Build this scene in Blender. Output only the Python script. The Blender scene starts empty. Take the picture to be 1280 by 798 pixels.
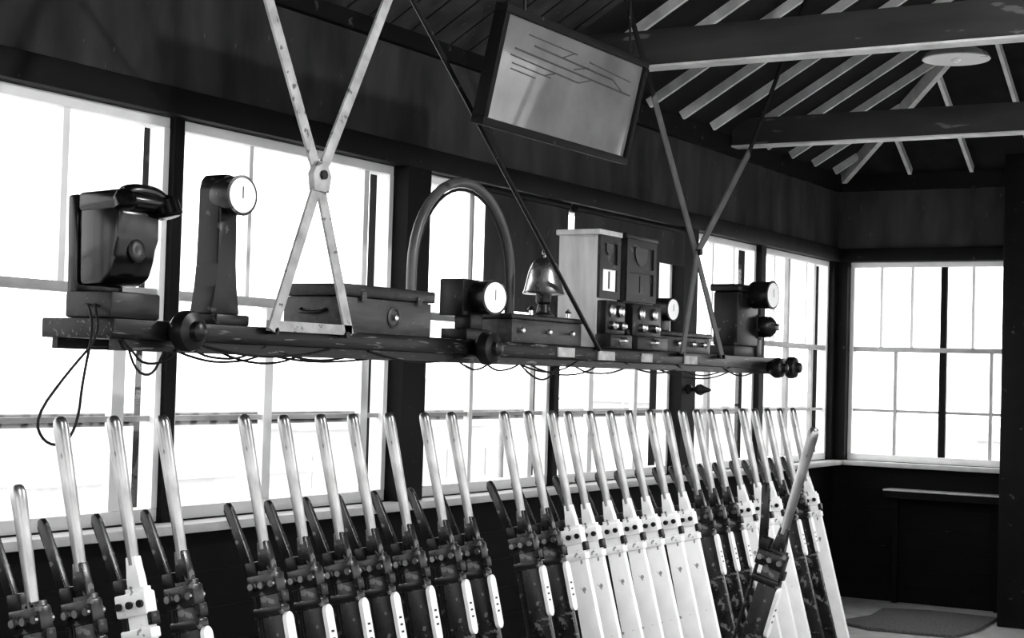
import bpy, bmesh, math, random
from mathutils import Matrix, Vector
random.seed(4)
sc=bpy.context.scene
try:
    sc.view_settings.view_transform='Standard'
    sc.view_settings.look='None'
except Exception: pass

# ---------------------------------------------------------------- materials
def mat(name,v,rough=0.6,metal=0.0,var=0.25,scale=8.0,bump=0.0,coat=0.0,stretch=(1,1,1),spec=0.5,crough=0.08,chips=None):
    m=bpy.data.materials.new(name); m.use_nodes=True
    nt=m.node_tree; b=nt.nodes['Principled BSDF']
    tc=nt.nodes.new('ShaderNodeTexCoord'); mp=nt.nodes.new('ShaderNodeMapping'); mp.inputs['Scale'].default_value=stretch
    nz=nt.nodes.new('ShaderNodeTexNoise'); nz.inputs['Scale'].default_value=scale; nz.inputs['Detail'].default_value=6
    cr=nt.nodes.new('ShaderNodeValToRGB'); lo=v*(1-var); hi=min(1,v*(1+var))
    cr.color_ramp.elements[0].position=0.3; cr.color_ramp.elements[1].position=0.7
    cr.color_ramp.elements[0].color=(lo,lo,lo,1); cr.color_ramp.elements[1].color=(hi,hi,hi,1)
    l=nt.links.new
    l(tc.outputs['Object'],mp.inputs[0]); l(mp.outputs[0],nz.inputs[0]); l(nz.outputs[0],cr.inputs[0])
    out=cr.outputs[0]
    if chips is not None:   # worn / chipped spots, chips=(value, scale, threshold)
        n2=nt.nodes.new('ShaderNodeTexNoise'); n2.inputs['Scale'].default_value=chips[1]; n2.inputs['Detail'].default_value=8
        r2=nt.nodes.new('ShaderNodeValToRGB'); r2.color_ramp.elements[0].position=chips[2]; r2.color_ramp.elements[1].position=chips[2]+.03
        r2.color_ramp.elements[0].color=(0,0,0,1); r2.color_ramp.elements[1].color=(1,1,1,1)
        mx=nt.nodes.new('ShaderNodeMixRGB'); mx.inputs[2].default_value=(chips[0],)*3+(1,)
        l(mp.outputs[0],n2.inputs[0]); l(n2.outputs[0],r2.inputs[0]); l(r2.outputs[0],mx.inputs[0]); l(out,mx.inputs[1]); out=mx.outputs[0]
    l(out,b.inputs['Base Color'])
    # uneven sheen
    mr=nt.nodes.new('ShaderNodeMapRange'); mr.inputs['To Min'].default_value=max(.03,rough-.10); mr.inputs['To Max'].default_value=min(1,rough+.10)
    l(nz.outputs[0],mr.inputs[0]); l(mr.outputs[0],b.inputs['Roughness']); b.inputs['Metallic'].default_value=metal
    b.inputs['Specular IOR Level'].default_value=spec
    if coat: b.inputs['Coat Weight'].default_value=coat; b.inputs['Coat Roughness'].default_value=crough
    if bump:
        bp=nt.nodes.new('ShaderNodeBump'); bp.inputs['Strength'].default_value=bump; bp.inputs['Distance'].default_value=0.01
        l(nz.outputs[0],bp.inputs['Height']); l(bp.outputs[0],b.inputs['Normal'])
    return m
WALL=mat('dark_wall_paint',0.034,0.75,var=0.5,scale=3,stretch=(2,2,0.6),spec=0.08,chips=(.09,25,.68))
DADO=mat('dado_paint',0.004,0.7,var=0.3,spec=0.08)
TRIM=mat('trim_paint_dark',0.005,0.6,var=0.3,spec=0.10,chips=(.05,18,.68))
BARW=mat('sash_white_paint',0.88,0.5,var=0.06)
BARG=mat('sash_grey_paint',0.42,0.5,var=0.2)
ROOF=mat('roof_boarding',0.022,0.8,var=0.3,scale=6,spec=0.08)
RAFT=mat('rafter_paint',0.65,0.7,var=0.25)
BEAM=mat('beam_paint',0.038,0.7,var=0.5,scale=5,stretch=(1,0.2,1),spec=0.08,chips=(.12,20,.66))
FLOOR=mat('floor_lino',0.35,0.6,var=0.2)
STEEL=mat('polished_steel',0.34,0.33,1.0,var=0.5,scale=22,stretch=(1,1,.4),chips=(.05,30,.66))
IRON=mat('black_iron',0.005,0.36,0.0,var=0.5,scale=14,spec=0.25,chips=(.07,30,.64))
BLEV=mat('dark_lever_paint',0.007,0.28,var=0.5,scale=16,spec=0.35,chips=(.12,35,.61))
WLEV=mat('white_lever_paint',0.92,0.4,var=0.08,scale=10,chips=(.25,28,.66))
PLATE=mat('enamel_label',0.85,0.3,var=0.06,scale=30)
CARD=mat('card_label',0.38,0.6,var=0.3,scale=30)
BAKE=mat('bakelite',0.002,0.20,var=0.2,spec=0.35)
WOODD=mat('dark_wood',0.009,0.4,var=0.7,scale=6,stretch=(1,6,6),bump=0.1,spec=0.25,chips=(.08,22,.66))
WOODM=mat('mid_wood',0.030,0.4,var=0.6,scale=6,stretch=(1,6,6),bump=0.1,spec=0.3,chips=(.12,22,.66))
WOODL=mat('light_wood',0.42,0.5,var=0.2,scale=5,stretch=(5,5,1))
BRASS=mat('lacquered_brass',0.55,0.25,1.0,var=0.15)
NICKEL=mat('bell_metal',0.5,0.25,1.0,var=0.2)
DIAL=mat('dial_face',0.95,0.35,var=0.03)
STRAP=mat('strap_paint',0.34,0.5,var=0.4,scale=14,chips=(.08,30,.62))
STRAPD=mat('strap_paint_dark',0.07,0.6,var=0.4,scale=14)  # darker grey tone for the second brace
RUBBER=mat('cable_rubber',0.005,0.6,var=0.3,spec=0.2)
SHELF=mat('shelf_wood',0.004,0.36,var=0.8,scale=5,stretch=(0.6,6,6),bump=0.2,spec=0.2,chips=(.10,16,.61))
HOOP=mat('hoop_grey',0.06,0.4,var=0.3)
MAT=mat('coir_mat',0.08,0.95,var=0.5,scale=60,bump=0.5)
OUTG=mat('outside_ground',0.62,0.9,var=0.10,scale=0.1)
OUTB=mat('outside_building',0.54,0.9,var=0.12,scale=0.4)
OUTR=mat('outside_slate_roof',0.42,0.9,var=0.12,scale=0.4)
DIAG=mat('diagram_paper',0.10,0.5,var=0.4,scale=5,coat=1.0,crough=0.03)
INK=mat('diagram_ink',0.02,0.6,var=0.4)
SHADE=mat('enamel_shade_white',0.36,0.3,var=0.08)
def glassmat():
    m=bpy.data.materials.new('window_glass'); m.use_nodes=True; nt=m.node_tree
    for n in list(nt.nodes):
        if n.type!='OUTPUT_MATERIAL': nt.nodes.remove(n)
    o=nt.nodes['Material Output']; t=nt.nodes.new('ShaderNodeBsdfTransparent'); g=nt.nodes.new('ShaderNodeBsdfGlossy'); g.inputs['Roughness'].default_value=0.02
    mx=nt.nodes.new('ShaderNodeMixShader'); nz=nt.nodes.new('ShaderNodeTexNoise'); nz.inputs['Scale'].default_value=3
    mr=nt.nodes.new('ShaderNodeMapRange'); mr.inputs['To Min'].default_value=0.03; mr.inputs['To Max'].default_value=0.07
    nt.links.new(nz.outputs[0],mr.inputs[0]); nt.links.new(mr.outputs[0],mx.inputs[0]); nt.links.new(t.outputs[0],mx.inputs[1]); nt.links.new(g.outputs[0],mx.inputs[2]); nt.links.new(mx.outputs[0],o.inputs[0])
    return m
GLASS=glassmat()

# ---------------------------------------------------------------- mesh builder
class MB:
    def __init__(s,name): s.name=name; s.bm=bmesh.new(); s.mats=[]
    def _in(s,t,m,M=None):
        if m not in s.mats: s.mats.append(m)
        i=s.mats.index(m)
        bmesh.ops.recalc_face_normals(t,faces=t.faces)
        for f in t.faces: f.material_index=i
        if M is not None: bmesh.ops.transform(t,matrix=M,verts=t.verts)
        me=bpy.data.meshes.new('tmp'); t.to_mesh(me); t.free(); s.bm.from_mesh(me); bpy.data.meshes.remove(me)
        return s
    def box(s,lo,hi,m,bev=0.0,M=None):
        t=bmesh.new(); lo=Vector(lo); hi=Vector(hi)
        c=(lo+hi)/2; d=hi-lo
        bmesh.ops.create_cube(t,size=1,matrix=Matrix.Translation(c)@Matrix.Diagonal((abs(d.x),abs(d.y),abs(d.z),1)))
        if bev: bmesh.ops.bevel(t,geom=t.edges[:],offset=bev,segments=2,affect='EDGES',profile=0.5)
        return s._in(t,m,M)
    def lathe(s,prof,org,ax,m,seg=24,M=None):
        t=bmesh.new(); rings=[]
        q=Vector((0,0,1)).rotation_difference(Vector(ax).normalized()).to_matrix()
        org=Vector(org)
        for r,z in prof:
            if r<1e-5: rings.append([t.verts.new(org+q@Vector((0,0,z)))])
            else: rings.append([t.verts.new(org+q@Vector((r*math.cos(2*math.pi*k/seg),r*math.sin(2*math.pi*k/seg),z))) for k in range(seg)])
        for a,b in zip(rings,rings[1:]):
            for k in range(seg):
                k2=(k+1)%seg
                if len(a)==1 and len(b)==1: continue
                if len(a)==1: t.faces.new((a[0],b[k],b[k2]))
                elif len(b)==1: t.faces.new((a[k],a[k2],b[0]))
                else: t.faces.new((a[k],a[k2],b[k2],b[k]))
        if len(rings[0])>1: t.faces.new(rings[0][::-1])
        if len(rings[-1])>1: t.faces.new(rings[-1])
        return s._in(t,m,M)
    def cyl(s,p1,p2,r,m,r2=None,seg=20,M=None):
        p1=Vector(p1); p2=Vector(p2); L=(p2-p1).length
        return s.lathe([(r,0),(r if r2 is None else r2,L)],p1,p2-p1,m,seg,M)
    def prism(s,poly,axis,lo,hi,m,bev=0.0,M=None):
        t=bmesh.new()
        def P(a,b,h): return (h,a,b) if axis==0 else ((a,h,b) if axis==1 else (a,b,h))
        A=[t.verts.new(P(a,b,lo)) for a,b in poly]; B=[t.verts.new(P(a,b,hi)) for a,b in poly]
        t.faces.new(A); t.faces.new(B[::-1]); n=len(poly)
        for k in range(n): t.faces.new((A[k],B[k],B[(k+1)%n],A[(k+1)%n]))
        if bev: bmesh.ops.bevel(t,geom=t.edges[:],offset=bev,segments=2,affect='EDGES',profile=0.5)
        return s._in(t,m,M)
    def tube(s,pts,r,m,seg=8,smooth=0,M=None):
        pts=[Vector(p) for p in pts]
        for _ in range(smooth):
            n=[pts[0]]
            for a,b in zip(pts,pts[1:]): n+= [a*0.75+b*0.25,a*0.25+b*0.75]
            n.append(pts[-1]); pts=n
        t=bmesh.new(); rings=[]; prev=None
        for i,p in enumerate(pts):
            d=(pts[min(i+1,len(pts)-1)]-pts[max(i-1,0)]).normalized()
            if prev is None: u=d.orthogonal().normalized()
            else: u=(prev-d*prev.dot(d)).normalized()
            prev=u; w=d.cross(u)
            rings.append([t.verts.new(p+r*(u*math.cos(2*math.pi*k/seg)+w*math.sin(2*math.pi*k/seg))) for k in range(seg)])
        for a,b in zip(rings,rings[1:]):
            for k in range(seg): t.faces.new((a[k],a[(k+1)%seg],b[(k+1)%seg],b[k]))
        t.faces.new(rings[0][::-1]); t.faces.new(rings[-1])
        return s._in(t,m,M)
    def bar(s,p1,p2,w,th,m,side=(0,1,0)):
        p1=Vector(p1); p2=Vector(p2); d=(p2-p1); L=d.length; d.normalize(); n=Vector(side); n=(n-d*n.dot(d)).normalized(); u=d.cross(n)
        M=Matrix(((u.x,n.x,d.x,p1.x),(u.y,n.y,d.y,p1.y),(u.z,n.z,d.z,p1.z),(0,0,0,1)))
        return s.box((-w/2,-th/2,0),(w/2,th/2,L),m,0.0,M)
    def mesh(s):
        for f in s.bm.faces: f.smooth=True
        for e in s.bm.edges:
            if len(e.link_faces)==2 and e.calc_face_angle(0)>math.radians(35): e.smooth=False
        me=bpy.data.meshes.new(s.name); s.bm.to_mesh(me); s.bm.free()
        for m in s.mats: me.materials.append(m)
        return me
    def done(s,scale=None,about=None):
        if scale is not None:
            A=Vector(about); bmesh.ops.transform(s.bm,matrix=Matrix.Translation(A)@Matrix.Diagonal(tuple(scale)+(1,))@Matrix.Translation(-A),verts=s.bm.verts)
        o=bpy.data.objects.new(s.name,s.mesh()); bpy.context.collection.objects.link(o)
        return o

# ---------------------------------------------------------------- room
W=4.06; E=11.6; R=-0.55; N=-0.8; H=3.12
SILL=1.02; HEAD=2.50
wn=[0]
def wallrun(name,P,s0,s1,bays,posts,ztr=1.85,rows=1.395):
    """P(s,o,z)->world.  o=0 is the inner face, positive outwards."""
    w=MB(name)
    def bx(b,s_a,s_b,o_a,o_b,z_a,z_b,m,bev=0.0):
        a=Vector(P(s_a,o_a,z_a)); c=Vector(P(s_b,o_b,z_b))
        b.box([min(a[i],c[i]) for i in range(3)],[max(a[i],c[i]) for i in range(3)],m,bev)
    bx(w,s0,s1,0,0.15,0,SILL,DADO)
    z=0.12
    while z<SILL-0.1:
        bx(w,s0,s1,-0.008,0,z,z+0.006,TRIM); z+=0.14
    bx(w,s0,s1,0,0.15,HEAD,H,WALL)
    for a,b,pr in posts: bx(w,a,b,-pr,0.15,SILL,HEAD,TRIM)
    w.done()
    t=MB('trim_'+name[5:])
    bx(t,s0,s1,-0.05,-0.001,HEAD,HEAD+0.10,TRIM,0.006)
    bx(t,s0,s1,-0.11,-0.001,SILL-0.035,SILL-0.001,BARG,0.005)
    t.done()
    for (a,b,ub,lb) in bays:
        wn[0]+=1; g=MB('window_%d'%wn[0])
        bx(g,a,b,0.02,0.10,SILL+0.001,SILL+0.05,BARW,0.004)
        bx(g,a,b,0.02,0.10,HEAD-0.04,HEAD-0.001,BARW,0.004)
        bx(g,a+0.001,a+0.03,0.02,0.09,SILL+0.05,HEAD-0.04,BARW); bx(g,b-0.03,b-0.001,0.02,0.09,SILL+0.05,HEAD-0.04,BARW)
        bx(g,a+0.03,b-0.03,0.03,0.07,ztr-0.018,ztr+0.018,BARG,0.003)
        bx(g,a+0.03,b-0.03,0.045,0.065,rows-0.010,rows+0.010,BARG)
        for (x,wd,m) in ub: bx(g,x-wd/2,x+wd/2,0.035,0.065,ztr+0.018,HEAD-0.04,m)
        for (x,wd,m) in lb: bx(g,x-wd/2,x+wd/2,0.035,0.065,SILL+0.05,ztr-0.018,m)
        bx(g,a+0.025,b-0.025,0.052,0.055,SILL+0.04,HEAD-0.03,GLASS)
        g.done()
G,Wt=BARG,BARW
side=lambda s,o,z:(s,W+o,z)
wallrun('wall_window_side',side,N-0.15,E+0.15,
 [(-0.6,1.3,[(0.3,.03,Wt)],[(0.3,.05,Wt)]),(1.35,2.78,[(2.0,.03,Wt)],[(2.0,.05,Wt)]),
  (2.98,4.37,[(3.40,.02,Wt),(3.88,.03,Wt)],[(3.45,.03,Wt),(4.17,.06,Wt)]),
  (4.42,5.80,[(4.85,.022,Wt),(5.62,.035,Wt)],[(5.0,.05,Wt),(5.65,.05,Wt)]),
  (5.98,7.26,[(6.48,.04,Wt)],[(6.52,.03,Wt),(7.1,.04,Wt)]),
  (7.31,8.72,[(7.75,.03,Wt),(8.3,.03,Wt)],[(7.75,.05,Wt),(8.3,.04,Wt)]),
  (8.92,10.04,[(9.36,.02,Wt),(9.7,.02,Wt)],[(9.34,.04,G)]),
  (10.12,11.48,[(10.42,.02,Wt),(10.7,.04,G),(11.05,.02,Wt),(11.22,.04,Wt)],[(10.7,.05,G),(11.2,.03,G)])],
 [(N,-0.6,.02),(1.3,1.35,.02),(2.78,2.98,.05),(4.37,4.42,.005),(5.80,5.98,.06),(7.26,7.31,.01),(8.72,8.92,.06),(10.04,10.12,.02),(11.48,E,.02)])
end=lambda s,o,z:(E+o,s,z)
def eb(a,b):
    m=(a+b)/2; q=(b-a)/4
    return (a,b,[(m,.045,TRIM),(a+q*0.67+.02,.02,Wt),(a+q*1.33+.02,.02,Wt),(m+q*0.67,.02,Wt),(m+q*1.33,.02,Wt)],[(m,.05,TRIM),(m+q,.022,G),(m-q,.022,G)])
wallrun('wall_end',end,R,W-0.001,[eb(2.56,3.96),eb(1.02,2.42),eb(-0.46,0.92)],[(R,-0.46,.02),(0.92,1.02,.03),(2.42,2.56,.03),(3.96,W-0.001,.05)])
rear=lambda s,o,z:(s,R-o,z)
wallrun('wall_rear',rear,N-0.15,E+0.15,[(x,x+1.5,[(x+.75,.04,Wt)],[(x+.75,.04,Wt)]) for x in (-0.7,0.9,2.5,4.1,5.7,7.3,8.9)],
 [(N,-0.7,.02)]+[(x+1.5,x+1.6,.02) for x in (-0.7,0.9,2.5,4.1,5.7,7.3)]+[(10.4,E,.02)])
near=lambda s,o,z:(N-o,s,z)
wallrun('wall_near',near,R,W-0.001,[(x,x+1.4,[(x+.7,.04,Wt)],[(x+.7,.04,Wt)]) for x in (-0.45,1.05,2.55)],[(R,-0.45,.02),(0.95,1.05,.02),(2.45,2.55,.02),(3.95,W-0.001,.02)])
f=MB('floor'); f.box((N-0.15,R-0.15,-0.1),(E+0.15,W+0.15,-0.002),FLOOR); f.done()

# ---- hipped roof
RY=(W+R)/2; half=(W-R)/2; PT=0.585; RZ=H+0.04+half*PT; e=0.15
z0=H+0.04-e*PT
rx0=N+half; rx1=E-half
c=MB('ceiling'); t=bmesh.new()
V=[t.verts.new(p) for p in [(N-e,R-e,z0),(E+e,R-e,z0),(E+e,W+e,z0),(N-e,W+e,z0),(rx0,RY,RZ),(rx1,RY,RZ)]]
for q in [(0,1,5,4),(1,2,5),(2,3,4,5),(3,0,4)]: t.faces.new([V[i] for i in q])
bmesh.ops.solidify(t,geom=t.faces[:],thickness=-0.04)
c._in(t,ROOF); c.done()
def roofz(x,y): return H+0.04+min(W-y,y-R,E-x,x-N)*PT
r=MB('trim_rafters')
def raft(x0,y0,x1,y1,w=0.025,d=0.052,m=RAFT):
    a=Vector((x0,y0,roofz(x0,y0)-0.005-d/2)); b=Vector((x1,y1,roofz(x1,y1)-0.005-d/2))
    dd=(b-a).normalized(); n=Vector((0,0,1)); n=(n-dd*n.dot(dd)).normalized()
    r.bar(a,b,w,d,m,side=n)
x=N+0.45
while x<E-0.2:
    inset=min(half,E-x,x-N)
    raft(x,W-0.05,x,W-inset+0.02); raft(x,R+0.05,x,R+inset-0.02)
    x+=0.45
y=R+0.45
while y<W-0.2:
    inset=min(W-y,y-R)
    raft(E-0.05,y,E-inset+0.02,y); raft(N+0.05,y,N+inset-0.02,y)
    y+=0.45
for (ax,ay,bx_,by_) in [(E-.05,W-.05,rx1,RY),(E-.05,R+.05,rx1,RY),(N+.05,W-.05,rx0,RY),(N+.05,R+.05,rx0,RY)]: raft(ax,ay,bx_,by_,0.04,0.10)
r.box((rx0,RY-0.025,RZ-0.2),(rx1,RY+0.025,RZ-0.03),RAFT)
r.done()
l=MB('ceiling_lining')
def lz(y): return H+0.04+(W-y)*PT-0.085
l.prism([(W-0.045,lz(W-0.045)),(RY+.05,lz(RY+.05)),(RY+.05,lz(RY+.05)+.015),(W-0.045,lz(W-0.045)+.015)],0,1.6,6.83,WALL)
k=1.8
while k<6.8:
    l.prism([(W-0.05,lz(W-0.05)-.004),(RY+.06,lz(RY+.06)-.004),(RY+.06,lz(RY+.06)),(W-0.05,lz(W-0.05))],0,k,k+.008,TRIM); k+=0.16
l.done()
p=MB('trim_wall_plate')
p.box((N,W-0.04,H-0.09),(E,W-0.001,H+0.03),TRIM); p.box((E-0.04,R,H-0.09),(E-0.001,W-0.045,H+0.03),TRIM)
p.done()
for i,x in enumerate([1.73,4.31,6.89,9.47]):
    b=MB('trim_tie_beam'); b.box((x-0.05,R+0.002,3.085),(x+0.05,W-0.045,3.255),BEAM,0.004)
    b.box((x-0.054,R+0.002,3.075),(x+0.054,W-0.045,3.086),RAFT,0.002); b.done()  # pale strip painted under the beam, stands in for a lit underside

# ---------------------------------------------------------------- exterior
g=MB('outside_ground'); g.box((-150,-150,-3.6),(250,250,-3.5),OUTG); g.done()
def house(x,y,w,d,h,rh):
    b=MB('distant_building'); b.box((x,y,-3.5),(x+w,y+d,-3.5+h),OUTB)
    b.prism([(y-.3,-3.5+h),(y+d+.3,-3.5+h),(y+d/2,-3.5+h+rh)],0,x-.3,x+w+.3,OUTR)
    for k in range(int(w//2.5)): b.box((x+0.8+k*2.5,y-0.05,-3.5+h*0.45),(x+1.8+k*2.5,y-0.01,-3.5+h*0.75),OUTR)
    b.done()
house(22,24,9,6,2.6,1.4); house(38,30,14,7,3.2,1.6); house(60,25,10,8,4,2); house(62,8,14,8,3,1.8)
hr=MB('balcony_handrail')
hr.cyl((-1,4.75,1.36),(12,4.75,1.36),0.028,IRON)
for x in (-0.5,1.6,3.7,5.8,7.9,10.0,12.0): hr.cyl((x,4.75,-3.5),(x,4.75,1.36),0.018,BARG)
hr.done()

# ---------------------------------------------------------------- lever frame
fr=MB('lever_frame_casing')
fr.box((1.9,2.00,0.0),(7.6,2.75,0.05),IRON,0.01)
for k in range(32):
    x=2.15+k*0.16; fr.box((x,2.2,0.05),(x+0.03,2.68,0.06),STEEL)
fr.done()
L=1.928
def lever_mesh(body,short=0.0,plate=True,nm='lever_mesh'):
    b=MB(nm); S=short
    top=L-S; hb=top-0.355+S*0.5
    b.lathe([(0.0135,0),(0.0150,0.1),(0.0165,0.2),(0.0178,top-hb-0.035),(0.0172,top-hb-0.018),(0.014,top-hb-0.006),(0.008,top-hb-.001),(0.0,top-hb)],(0,0,hb),(0,0,1),STEEL,16)
    b.prism([(-.024,1.50),(.024,1.50),(.019,hb-.03),(.014,hb+.02),(-.014,hb+.02),(-.019,hb-.03)],0,-.012,.012,body,0.003)
    b.prism([(-.046,.52),(.046,.52),(.031,1.52),(-.031,1.52)],0,-.012,.012,body,0.002)
    b.box((-.019,-.036,1.455),(.019,.062,1.51),body,0.006)
    b.box((-.016,.028,1.50),(.016,.062,1.545),IRON,0.004)
    for yy in (-.022,.012,.046): b.cyl((-.027,yy,1.482),(.027,yy,1.482),0.009,STEEL if body is BLEV else IRON,seg=10)
    b.box((-.017,-.038,1.40),(.017,.058,1.425),body,0.004)
    b.box((-.014,-.044,1.43),(.014,-.030,1.46),IRON,0.002)
    b.prism([(.036,1.50),(.066,1.505),(.086,1.60),(.112,1.690),(.108,1.708),(.096,1.712),(.086,1.698),(.064,1.61)],0,-.008,.008,BLEV,0.003)
    b.cyl((0,.055,1.47),(0,.068,0.62),0.006,IRON,seg=8)
    if plate:
        n=10; pts=[]
        for k in range(n+1): a=math.pi*k/n; pts.append((.016*math.cos(a),1.385+.02*math.sin(a)))
        for k in range(n+1): a=math.pi+math.pi*k/n; pts.append((.016*math.cos(a),1.26+.02*math.sin(a)))
        b.prism(pts,1,-.047,-.035,PLATE)
        for zz in (1.29,1.31,1.33): b.box((-.006,-.0476,zz),(.006,-.0469,zz+.006),IRON)
    return b.mesh()
MD=lever_mesh(BLEV); MW=lever_mesh(WLEV,plate=False); MS=lever_mesh(BLEV,short=0.15)
cs=[(.837,MD),(.895,MS),(.951,MD),(1.0105,MW),(1.0697,MD),(1.184,MD),(1.247,MD),(1.3055,MD),(1.36,MD),(1.4215,MD),(1.4935,MD),(1.5458,MD),(1.662,MD),(1.7196,MD),
(1.781,MW),(1.832,MW),(1.892,MW),(1.95,MW),(2.007,MW),(2.066,MW),(2.124,MW),(2.183,MD),(2.236,MD),(2.29,MD),(2.349,MW),(2.407,MW),(2.465,MW),(2.522,MD),(2.577,MD),(2.633,MW)]
def lever(x,ang,me):
    o=bpy.data.objects.new('signal_lever',me); bpy.context.collection.objects.link(o)
    o.location=(x,2.28,-0.4); o.rotation_euler=(-math.radians(ang),0,0); return o
for cc,me in cs: lever(cc*2.75,14.1+random.uniform(-.25,.25),me)
lever(4.83,-15.9,MD)

# ---------------------------------------------------------------- instrument shelf
ST=1.71
s=MB('instrument_shelf')
s.box((2.98,2.95,1.658),(4.74,3.21,ST),SHELF,0.004); s.box((4.74,2.95,1.654),(7.72,3.21,ST),SHELF,0.004)
s.box((3.0,2.965,1.63),(7.6,2.985,1.658),SHELF); s.box((3.0,3.17,1.63),(7.6,3.19,1.658),SHELF)
for (a,b,z) in [(5.30,5.43,1.665),(5.63,5.77,1.66),(6.02,6.12,1.66),(6.45,6.58,1.66)]: s.box((a,2.944,z),(b,2.95,z+0.036),CARD)
shelf=s.done()
h=MB('shelf_hanger_brace')
Y=2.928
def strap(b,pts,w=0.038,y=Y,th=0.008,m=STRAP):
    for (a,c2) in zip(pts,pts[1:]): b.bar((a[0],y,a[1]),(c2[0],y,c2[1]),w,th,m)
strap(h,[(2.96,3.66),(3.52,2.635),(3.77,2.17),(3.95,1.70)]); strap(h,[(4.57,3.66),(4.08,2.755),(3.77,2.17),(3.57,1.70)],y=Y-0.009)
strap(h,[(3.56,1.715),(3.96,1.715)],w=0.03); h.cyl((3.77,2.90,2.17),(3.77,2.935,2.17),0.014,IRON)
h.prism([(3.735,2.12),(3.805,2.12),(3.815,2.17),(3.79,2.21),(3.75,2.21),(3.725,2.17)],1,2.909,2.932,STRAP,0.003)
for xx in (3.59,3.93): h.cyl((xx,2.915,1.70),(xx,2.949,1.70),.010,IRON,seg=12)
h.done()
h=MB('shelf_hanger_brace')
strap(h,[(5.34,3.66),(6.03,2.78)],m=TRIM,w=0.03); strap(h,[(6.03,2.78),(6.50,2.157),(6.82,1.70)],m=STRAPD,w=0.036)
strap(h,[(7.85,3.66),(7.06,2.675)],y=Y-0.009,m=TRIM,w=0.026); strap(h,[(7.06,2.675),(6.50,2.157),(6.36,1.70)],y=Y-0.009,m=STRAPD,w=0.036)
h.cyl((6.5,2.90,2.157),(6.5,2.935,2.157),0.014,IRON)
for xx in (6.37,6.82): h.cyl((xx,2.91,1.70),(xx,2.949,1.70),.010,IRON,seg=12)
h.done()
h=MB('shelf_tie_rod'); h.cyl((3.3,2.975,3.62),(5.62,2.938,1.70),0.009,IRON,seg=10); h.done()

# ---------------------------------------------------------------- instruments
def plunger(x,z=1.69,r=0.048):
    b=MB('bell_plunger'); o=(x,2.949,z)
    b.lathe([(0.030,0),(0.034,.01),(r*.8,.02),(r,.035),(r,.055),(r*.92,.07),(r*.5,.078),(r*.45,.095),(r*.3,.10),(0,.101)],o,(0,-1,0),IRON,24)
    b.done()
plunger(3.20,1.685,.055); plunger(4.72,1.682,.058); plunger(7.45,1.66,.05); plunger(7.64,1.665,.055)
def drum(b,cx,cy,cz,r,dep,ax=(0,-1,0),body=IRON,face=None):
    A=Vector(ax).normalized(); o=Vector((cx,cy,cz))
    b.lathe([(r*.9,-dep),(r,-dep+.01),(r,-.006),(r*1.04,-.003),(r*1.04,.003),(r*.9,.004)],o,A,body,32)
    b.lathe([(r*.9,.0045),(0,.0055)],o,A,face or DIAL,32)
    if face is None:
        p0=o+A*.0065
        b.bar(p0-Vector((0,0,r*.15)),p0+Vector((0,0,r*.45)),.0025,.001,IRON,side=A)
# telephone
b=MB('wall_telephone')
b.box((2.98,2.965,ST+.001),(3.18,3.15,ST+.075),WOODD,.008)
Ml=Matrix.Translation((3.07,3.13,ST+.06))@Matrix.Rotation(math.radians(-2),4,'X')
b.box((-.085,-.02,0),(.105,.02,.285),BAKE,.008,Ml)
b.prism([(-.02,.03),(-.11,.03),(-.145,.05),(-.165,.10),(-.175,.16),(-.185,.235),(-.17,.25),(-.02,.25)],0,-.08,.085,BAKE,.014,Ml)
b.prism([(-.02,.235),(-.20,.235),(-.215,.25),(-.215,.275),(-.195,.29),(-.02,.29)],0,-.085,.10,BAKE,.012,Ml)
b.lathe([(.034,0),(.034,.010),(.028,.014),(.010,.014),(0,.012)],(3.07,2.97,ST+.19),(0,-1,0.1),IRON,24)
b.tube([(3.0,2.955,ST+.345),(3.03,2.95,ST+.356),(3.08,2.95,ST+.358),(3.13,2.95,ST+.354),(3.16,2.95,ST+.34)],.018,BAKE,12,2)
b.lathe([(.020,0),(.032,.015),(.034,.045),(.026,.05),(0,.05)],(3.0,2.955,ST+.35),(0.0,-.3,-1),BAKE,20)
b.lathe([(.020,0),(.036,.015),(.040,.055),(.032,.06),(0,.06)],(3.165,2.95,ST+.35),(0.1,-.3,-1),BAKE,20)
b.done(scale=(.90,.90,.94),about=(3.09,3.04,ST))
b=MB('telephone_cord')
b.tube([(2.988,3.03,1.745),(2.965,3.0,1.735),(2.93,2.95,1.66),(2.80,2.92,1.57),(2.70,2.92,1.46),(2.73,2.92,1.40),(2.80,2.92,1.39),(2.84,2.92,1.45),(2.85,2.92,1.55),(2.90,2.94,1.68),(2.96,3.02,1.74),(2.988,3.06,1.745)],.0035,RUBBER,8,2)
b.done()
# pedestal indicator
b=MB('pedestal_indicator')
b.box((3.38,2.96,ST),(3.52,3.11,ST+.03),IRON,.005)
b.prism([(-.062,.03),(.062,.03),(.044,.11),(.038,.17),(.038,.385),(.03,.41),(.015,.425),(-.015,.425),(-.03,.41),(-.038,.385),(-.038,.17),(-.044,.11)],1,2.99,3.07,IRON,.006,Matrix.Translation((3.45,0,ST)))
drum(b,3.45,2.945,2.075,.055,.08,(-.12,-1,0))
b.done()
b=MB('wooden_instrument_box')
b.box((3.955,2.955,ST),(4.44,3.19,ST+.11),WOODM,.003)
b.box((3.945,2.945,ST+.112),(4.45,3.20,ST+.15),WOODD,.006)
b.lathe([(.034,0),(.034,.004),(.026,.007),(.024,.003),(0,.003)],(4.22,2.955,ST+.055),(0,-1,0),WOODM,24)
b.lathe([(.008,0),(.01,.012),(0,.014)],(4.22,2.952,ST+.055),(0,-1,0),BRASS,12)
for xx in (4.03,4.34): b.box((xx,2.941,ST+.100),(xx+.025,2.946,ST+.128),WOODM)
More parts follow.
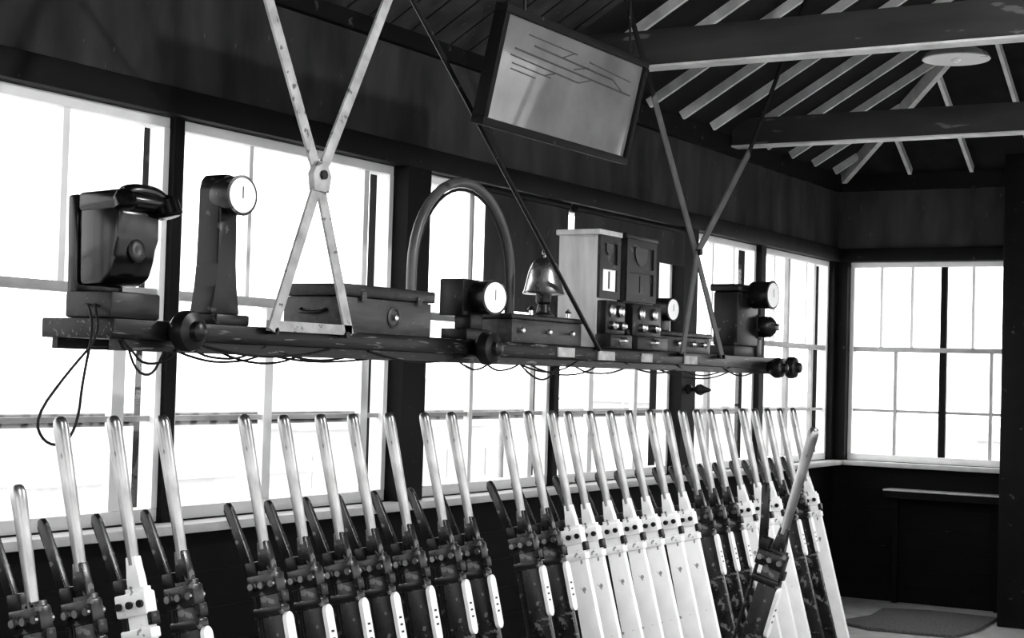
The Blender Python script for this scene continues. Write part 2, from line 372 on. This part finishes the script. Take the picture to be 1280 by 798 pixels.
b.tube([(3.955,3.02,ST+.07),(3.93,3.03,ST+.06),(3.93,3.11,ST+.06),(3.955,3.12,ST+.07)],.006,IRON,8,1)
b.done()
b=MB('cable_hoop')
hc=5.0
pts=[(hc-.34,3.19,ST+.001)]+[(hc-.34*math.cos(math.pi*k/20),3.19,1.96+.34*math.sin(math.pi*k/20)) for k in range(21)]+[(hc+.34,3.19,ST+.001)]
b.tube(pts,.018,HOOP,14,0)
b.tube([(hc+(p_[0]-hc)*.92,3.19,1.71+(p_[2]-1.71)*.955) for p_ in pts],.006,RUBBER,8,0)
b.lathe([(.035,0),(.035,.012),(.02,.02),(0,.02)],(hc-.34,3.175,ST),(0,0,1),IRON,16)
b.done()
b=MB('round_indicator')
b.box((4.72,2.99,ST),(4.88,3.10,ST+.04),IRON,.004); b.box((4.76,3.0,ST+.04),(4.84,3.07,ST+.1),IRON,.004)
b.box((4.72,3.01,ST+.085),(4.84,3.11,ST+.215),IRON,.006)
drum(b,4.80,2.93,1.862,.06,.10,(-.25,-1,0)); b.done()
b=MB('bell_instrument')
b.box((4.97,2.955,ST),(5.50,3.15,ST+.085),WOODM,.004); b.box((4.96,2.952,ST+.086),(5.51,3.155,ST+.105),WOODD,.004)
for xx in (5.02,5.22,5.40): b.lathe([(.006,0),(.006,.012),(.012,.016),(.010,.024),(0,.026)],(xx,2.958,ST+.045),(0,-1,0),BRASS,12)
for xx in (5.18,5.47): b.lathe([(.008,0),(.008,.02),(.015,.024),(0,.04)],(xx,3.0,ST+.105),(0,0,1),BRASS,12)
b.lathe([(.045,0),(.045,.01),(.028,.02),(.022,.05),(.03,.06),(.03,.10),(0,.10)],(5.36,3.05,ST+.105),(0,0,1),IRON,20)
b.lathe([(.080,0),(.083,.004),(.078,.012),(.069,.05),(.060,.09),(.048,.118),(.030,.135),(.014,.143),(.008,.15),(.006,.152),(.012,.16),(.008,.17),(0,.172)],(5.36,3.05,1.905),(0,0,1),NICKEL,32)
b.done()
def block(name,x0,x1,y0,y1,z1,side_m,front_m,window=True):
    b=MB(name)
    b.box((x0,y0+.012,ST),(x1,y1,z1-.02),side_m,.003)
    b.box((x0-.012,y0-.002,z1-.022),(x1+.012,y1+.01,z1),side_m,.004)
    w=x1-x0; zb=ST+.20; zm=(zb+z1)/2
    for (a,c2,d,e2) in [(x0,x0+.028,zb,z1-.022),(x1-.028,x1,zb,z1-.022),(x0+.028,x1-.028,zb,zb+.03),(x0+.028,x1-.028,z1-.052,z1-.022),(x0+.028,x1-.028,zm-.02,zm)]:
        b.box((a,y0,d),(c2,y0+.012,e2),front_m)
    b.box((x0+.03,y0+.007,zb+.03),(x1-.03,y0+.0115,zm-.02),DIAL if window else IRON)
    b.box((x0+.03,y0+.007,zm),(x1-.03,y0+.0115,z1-.052),IRON)
    b.box((x0+w*.48,y0+.005,zb+.04),(x0+w*.54,y0+.007,zb+.11),IRON)
    if window: b.lathe([(.03,0),(.032,.004),(0,.004)],((x0+x1)/2,y0+.007,zm+.07),(0,-1,0),WOODM,20)
    else: b.lathe([(.055,0),(.058,.004),(0,.004)],((x0+x1)/2,y0+.007,zm+.07),(0,-1,0),WOODM,24)
    b.box((x0-.005,y0-.06,ST),(x1+.005,y0+.012,ST+.055),front_m,.004)
    b.box((x0+.005,y0-.03,ST+.055),(x1-.005,y0+.012,ST+.19),IRON,.004)
    for k in (0.28,0.72):
        b.lathe([(.024,0),(.026,.008),(.020,.012),(0,.012)],(x0+w*k,y0-.03,ST+.15),(0,-1,0),BRASS,18)
        b.lathe([(.018,0),(.018,.02),(.010,.03),(0,.032)],(x0+w*k,y0-.03,ST+.09),(0,-1,0),NICKEL,18)
    b.lathe([(.02,0),(.014,.02),(0,.03)],(x0+w*.5,y0-.06,ST+.03),(0,-1,0),BRASS,16)
    b.done()
block('block_instrument',5.66,5.84,2.965,3.155,2.185,WOODL,WOODD)
block('block_instrument',5.90,6.18,2.965,3.14,2.19,WOODD,WOODD,False)
b=MB('round_indicator')
b.box((6.25,2.985,ST),(6.80,3.15,ST+.07),WOODM,.004); b.box((6.24,2.975,ST+.071),(6.81,3.16,ST+.09),WOODD,.004)
for xx in (6.45,6.6,6.72): b.lathe([(.012,0),(.012,.012),(.018,.016),(0,.03)],(xx,2.985,ST+.04),(0,-1,0),BRASS,14)
b.box((6.30,3.0,ST+.09),(6.40,3.09,ST+.15),IRON,.004)
drum(b,6.35,2.965,1.895,.05,.10,(-.1,-1,0)); b.done()
b=MB('single_needle_instrument')
b.box((7.11,2.99,ST),(7.40,3.12,ST+.05),WOODD,.004)
b.box((7.12,2.98,ST+.05),(7.38,3.11,ST+.31),IRON,.01); b.box((7.10,2.97,ST+.31),(7.40,3.12,ST+.345),IRON,.008)
drum(b,7.28,2.87,2.01,.066,.11,(-.1,-1,0))
b.lathe([(.05,0),(.054,.01),(.05,.05),(.035,.07),(.02,.078),(0,.08)],(7.40,2.975,1.86),(0.1,-1,0),IRON,28)
b.lathe([(.018,0),(.016,.012),(0,.016)],(7.41,2.895,1.86),(0,-1,0),NICKEL,16)
b.box((7.36,2.975,1.80),(7.44,3.03,1.92),IRON,.006); b.box((7.37,2.98,ST),(7.43,3.03,1.80),IRON,.004)
b.done()
wi=MB('shelf_wiring')
def sag(x0,x1,d,y,z=1.655):
    wi.tube([(x0+(x1-x0)*k/6,y+random.uniform(-.01,.01),z-d*4*(k/6)*(1-k/6)) for k in range(7)],.0035,RUBBER,6,1)
for (a,c2,d,y) in [(3.02,3.25,.06,2.96),(3.05,3.2,.09,2.97),(3.25,3.6,.04,2.97),(3.2,3.7,.05,3.0),(3.6,4.1,.035,2.97),(4.1,4.7,.03,2.97),(4.6,4.9,.05,2.97),(4.75,5.1,.05,2.97),(5.0,5.5,.05,2.97),(5.05,5.4,.08,2.98),(5.4,6.0,.05,2.98),(5.9,6.5,.04,2.97),(6.4,7.0,.045,2.97),(6.9,7.4,.04,2.97),(3.4,3.9,.05,3.02),(5.2,5.9,.06,3.05),(6.2,7.2,.06,3.0),(3.3,3.9,.03,2.96),(3.5,4.3,.04,3.0)]:
    sag(a,c2,d,y)
wi.done().parent=shelf

# ---------------------------------------------------------------- track diagram
b=MB('track_diagram_board')
wd,hh=1.045,0.375
M=Matrix.Translation((5.05,2.795,2.63))@Matrix.Rotation(math.radians(12.5),4,'X')
b.box((-wd/2,0,-hh/2),(wd/2,.025,hh/2),WOODD,0,M)
for lo,hi in [((-wd/2-.018,-.02,-hh/2-.018),(wd/2+.018,.03,-hh/2+.010)),((-wd/2-.018,-.02,hh/2-.010),(wd/2+.018,.03,hh/2+.018)),((-wd/2-.018,-.02,-hh/2+.010),(-wd/2+.010,.03,hh/2-.010)),((wd/2-.010,-.02,-hh/2+.010),(wd/2+.018,.03,hh/2-.010))]:
    b.box(lo,hi,TRIM,0.003,M)
b.box((-wd/2+.010,-.006,-hh/2+.010),(wd/2-.010,-.001,hh/2-.010),DIAG,0,M)
def ln(x0,z0,x1,z1,w=.005):
    b.bar(M@Vector((x0,-.0065,z0)),M@Vector((x1,-.0065,z1)),w,.002,INK,side=M.to_3x3()@Vector((0,1,0)))
ln(-.42,.075,.46,.055,.006); ln(-.30,.105,.30,.09,.006); ln(-.44,.05,.05,.035); ln(.05,.035,.14,.06,.004); ln(-.1,.10,-.02,.13,.004); ln(-.35,.135,0,.13,.004); ln(.3,.09,.4,.055,.004); ln(-.42,.025,-.15,.018,.004); ln(-.2,.018,-.12,.04,.004); ln(.1,.12,.44,.105,.004); ln(.0,.075,.1,.10,.004); ln(-.42,.005,-.25,0,.004)
for sx in (-.4,.4):
    a=M@Vector((sx,.0,hh/2+.018)); b.cyl(a,(a.x,a.y+.02,3.72),.005,IRON,seg=8)
b.done()

# ---------------------------------------------------------------- lamps
def pendant_or_fill(x,y,z,watts):
    root=bpy.data.objects.new('pendant_or_fill_lamp',None); bpy.context.collection.objects.link(root); root.location=(x,y,z)
    b=MB('lamp_shade')
    b.lathe([(.165,0),(.168,.004),(.15,.03),(.09,.06),(.04,.085),(.03,.13),(0,.132),(0,.128),(.026,.125),(.036,.08),(.086,.055),(.146,.026),(.163,.001)],(0,0,0),(0,0,1),SHADE,36)
    o=b.done(); o.parent=root
    b=MB('lamp_flex'); b.cyl((0,0,.13),(0,0,roofz(x,y)-z-0.01),.004,RUBBER,seg=8); o=b.done(); o.parent=root
    if watts:
        l=bpy.data.lights.new('bulb_or_fill','POINT'); l.energy=watts; l.shadow_soft_size=.05; lo=bpy.data.objects.new('bulb_or_fill',l); bpy.context.collection.objects.link(lo); lo.parent=root; lo.location=(0,0,-.03)  # only the added, unseen fill lamps carry a point light
    else:
        b=MB('bulb_or_fill'); b.lathe([(.012,.1),(.014,.06),(.03,.03),(.032,.01),(.02,-.01),(0,-.018)],(0,0,0),(0,0,1),DIAL,20); o=b.done(); o.parent=root
pendant_or_fill(7.99,2.2,3.235,0)
pendant_or_fill(4.9,0.7,2.95,180)  # unseen lamp added as fill light on the levers
pendant_or_fill(1.9,0.9,2.95,80)  # second added fill lamp, out of view nearer the camera

# ---------------------------------------------------------------- bits at far end
b=MB('timber_post'); b.box((10.9,2.46,0),(11.05,2.66,3.17),TRIM,.006); b.done()
b=MB('white_locker'); b.box((10.82,2.02,0.08),(11.2,2.44,.74),SHADE,.008); b.box((10.805,2.05,.12),(10.82,2.41,.70),SHADE,.005); b.lathe([(.008,0),(.014,.02),(0,.03)],(10.805,2.38,.45),(-1,0,0),BRASS,12)
for xx,yy in ((10.86,2.06),(11.16,2.06),(10.86,2.40),(11.16,2.40)): b.cyl((xx,yy,0),(xx,yy,.08),.02,IRON)
b.done()
b=MB('door_mat'); b.prism([(10.2,2.75),(10.6,2.70),(11.2,2.72),(11.22,3.2),(11.1,3.5),(10.7,3.45),(10.3,3.55),(10.15,3.3)],2,0,.02,MAT,.005); b.done()
b=MB('end_bench'); b.box((11.42,2.75,.82),(11.585,3.62,.832),BARG,.003); b.box((11.43,2.75,.77),(11.585,3.62,.82),DADO)
for yy in (2.8,3.54): b.box((11.54,yy,0),(11.58,yy+.04,.77),DADO)
b.done()
b=MB('window_blind'); b.box((6.44,3.99,1.90),(7.25,3.998,2.47),WALL); b.cyl((6.42,4.0,2.47),(7.26,4.0,2.47),.02,TRIM); b.done()
b=MB('window_blind'); b.box((7.33,3.99,2.26),(8.70,3.998,2.47),WALL); b.cyl((7.33,4.0,2.47),(8.7,4.0,2.47),.02,TRIM); b.done()
b=MB('window_latch'); b.lathe([(.03,0),(.03,.01),(.012,.02),(.012,.05),(.03,.07),(.035,.09),(.02,.12),(.012,.15),(0,.17)],(8.82,4.0,1.53),(-.2,-1,0),IRON,16); b.done()

# ---------------------------------------------------------------- world + camera
w=bpy.data.worlds.new('overcast_sky'); sc.world=w; w.use_nodes=True
bg=w.node_tree.nodes['Background']; bg.inputs[0].default_value=(1,1,1,1); bg.inputs[1].default_value=3.9
yaw=math.radians(30.75); pitch=math.atan(67/2000); roll=math.radians(1.63)
fw=Vector((math.cos(yaw)*math.cos(pitch), math.sin(yaw)*math.cos(pitch), math.sin(pitch)))
cd=bpy.data.cameras.new('camera'); co=bpy.data.objects.new('camera',cd); bpy.context.collection.objects.link(co)
co.matrix_world=Matrix.Translation((0,0,1.6))@fw.to_track_quat('-Z','Y').to_matrix().to_4x4()@Matrix.Rotation(roll,4,'Z')
cd.lens=56.25; cd.sensor_width=36; cd.clip_start=0.05; cd.clip_end=500
sc.camera=co
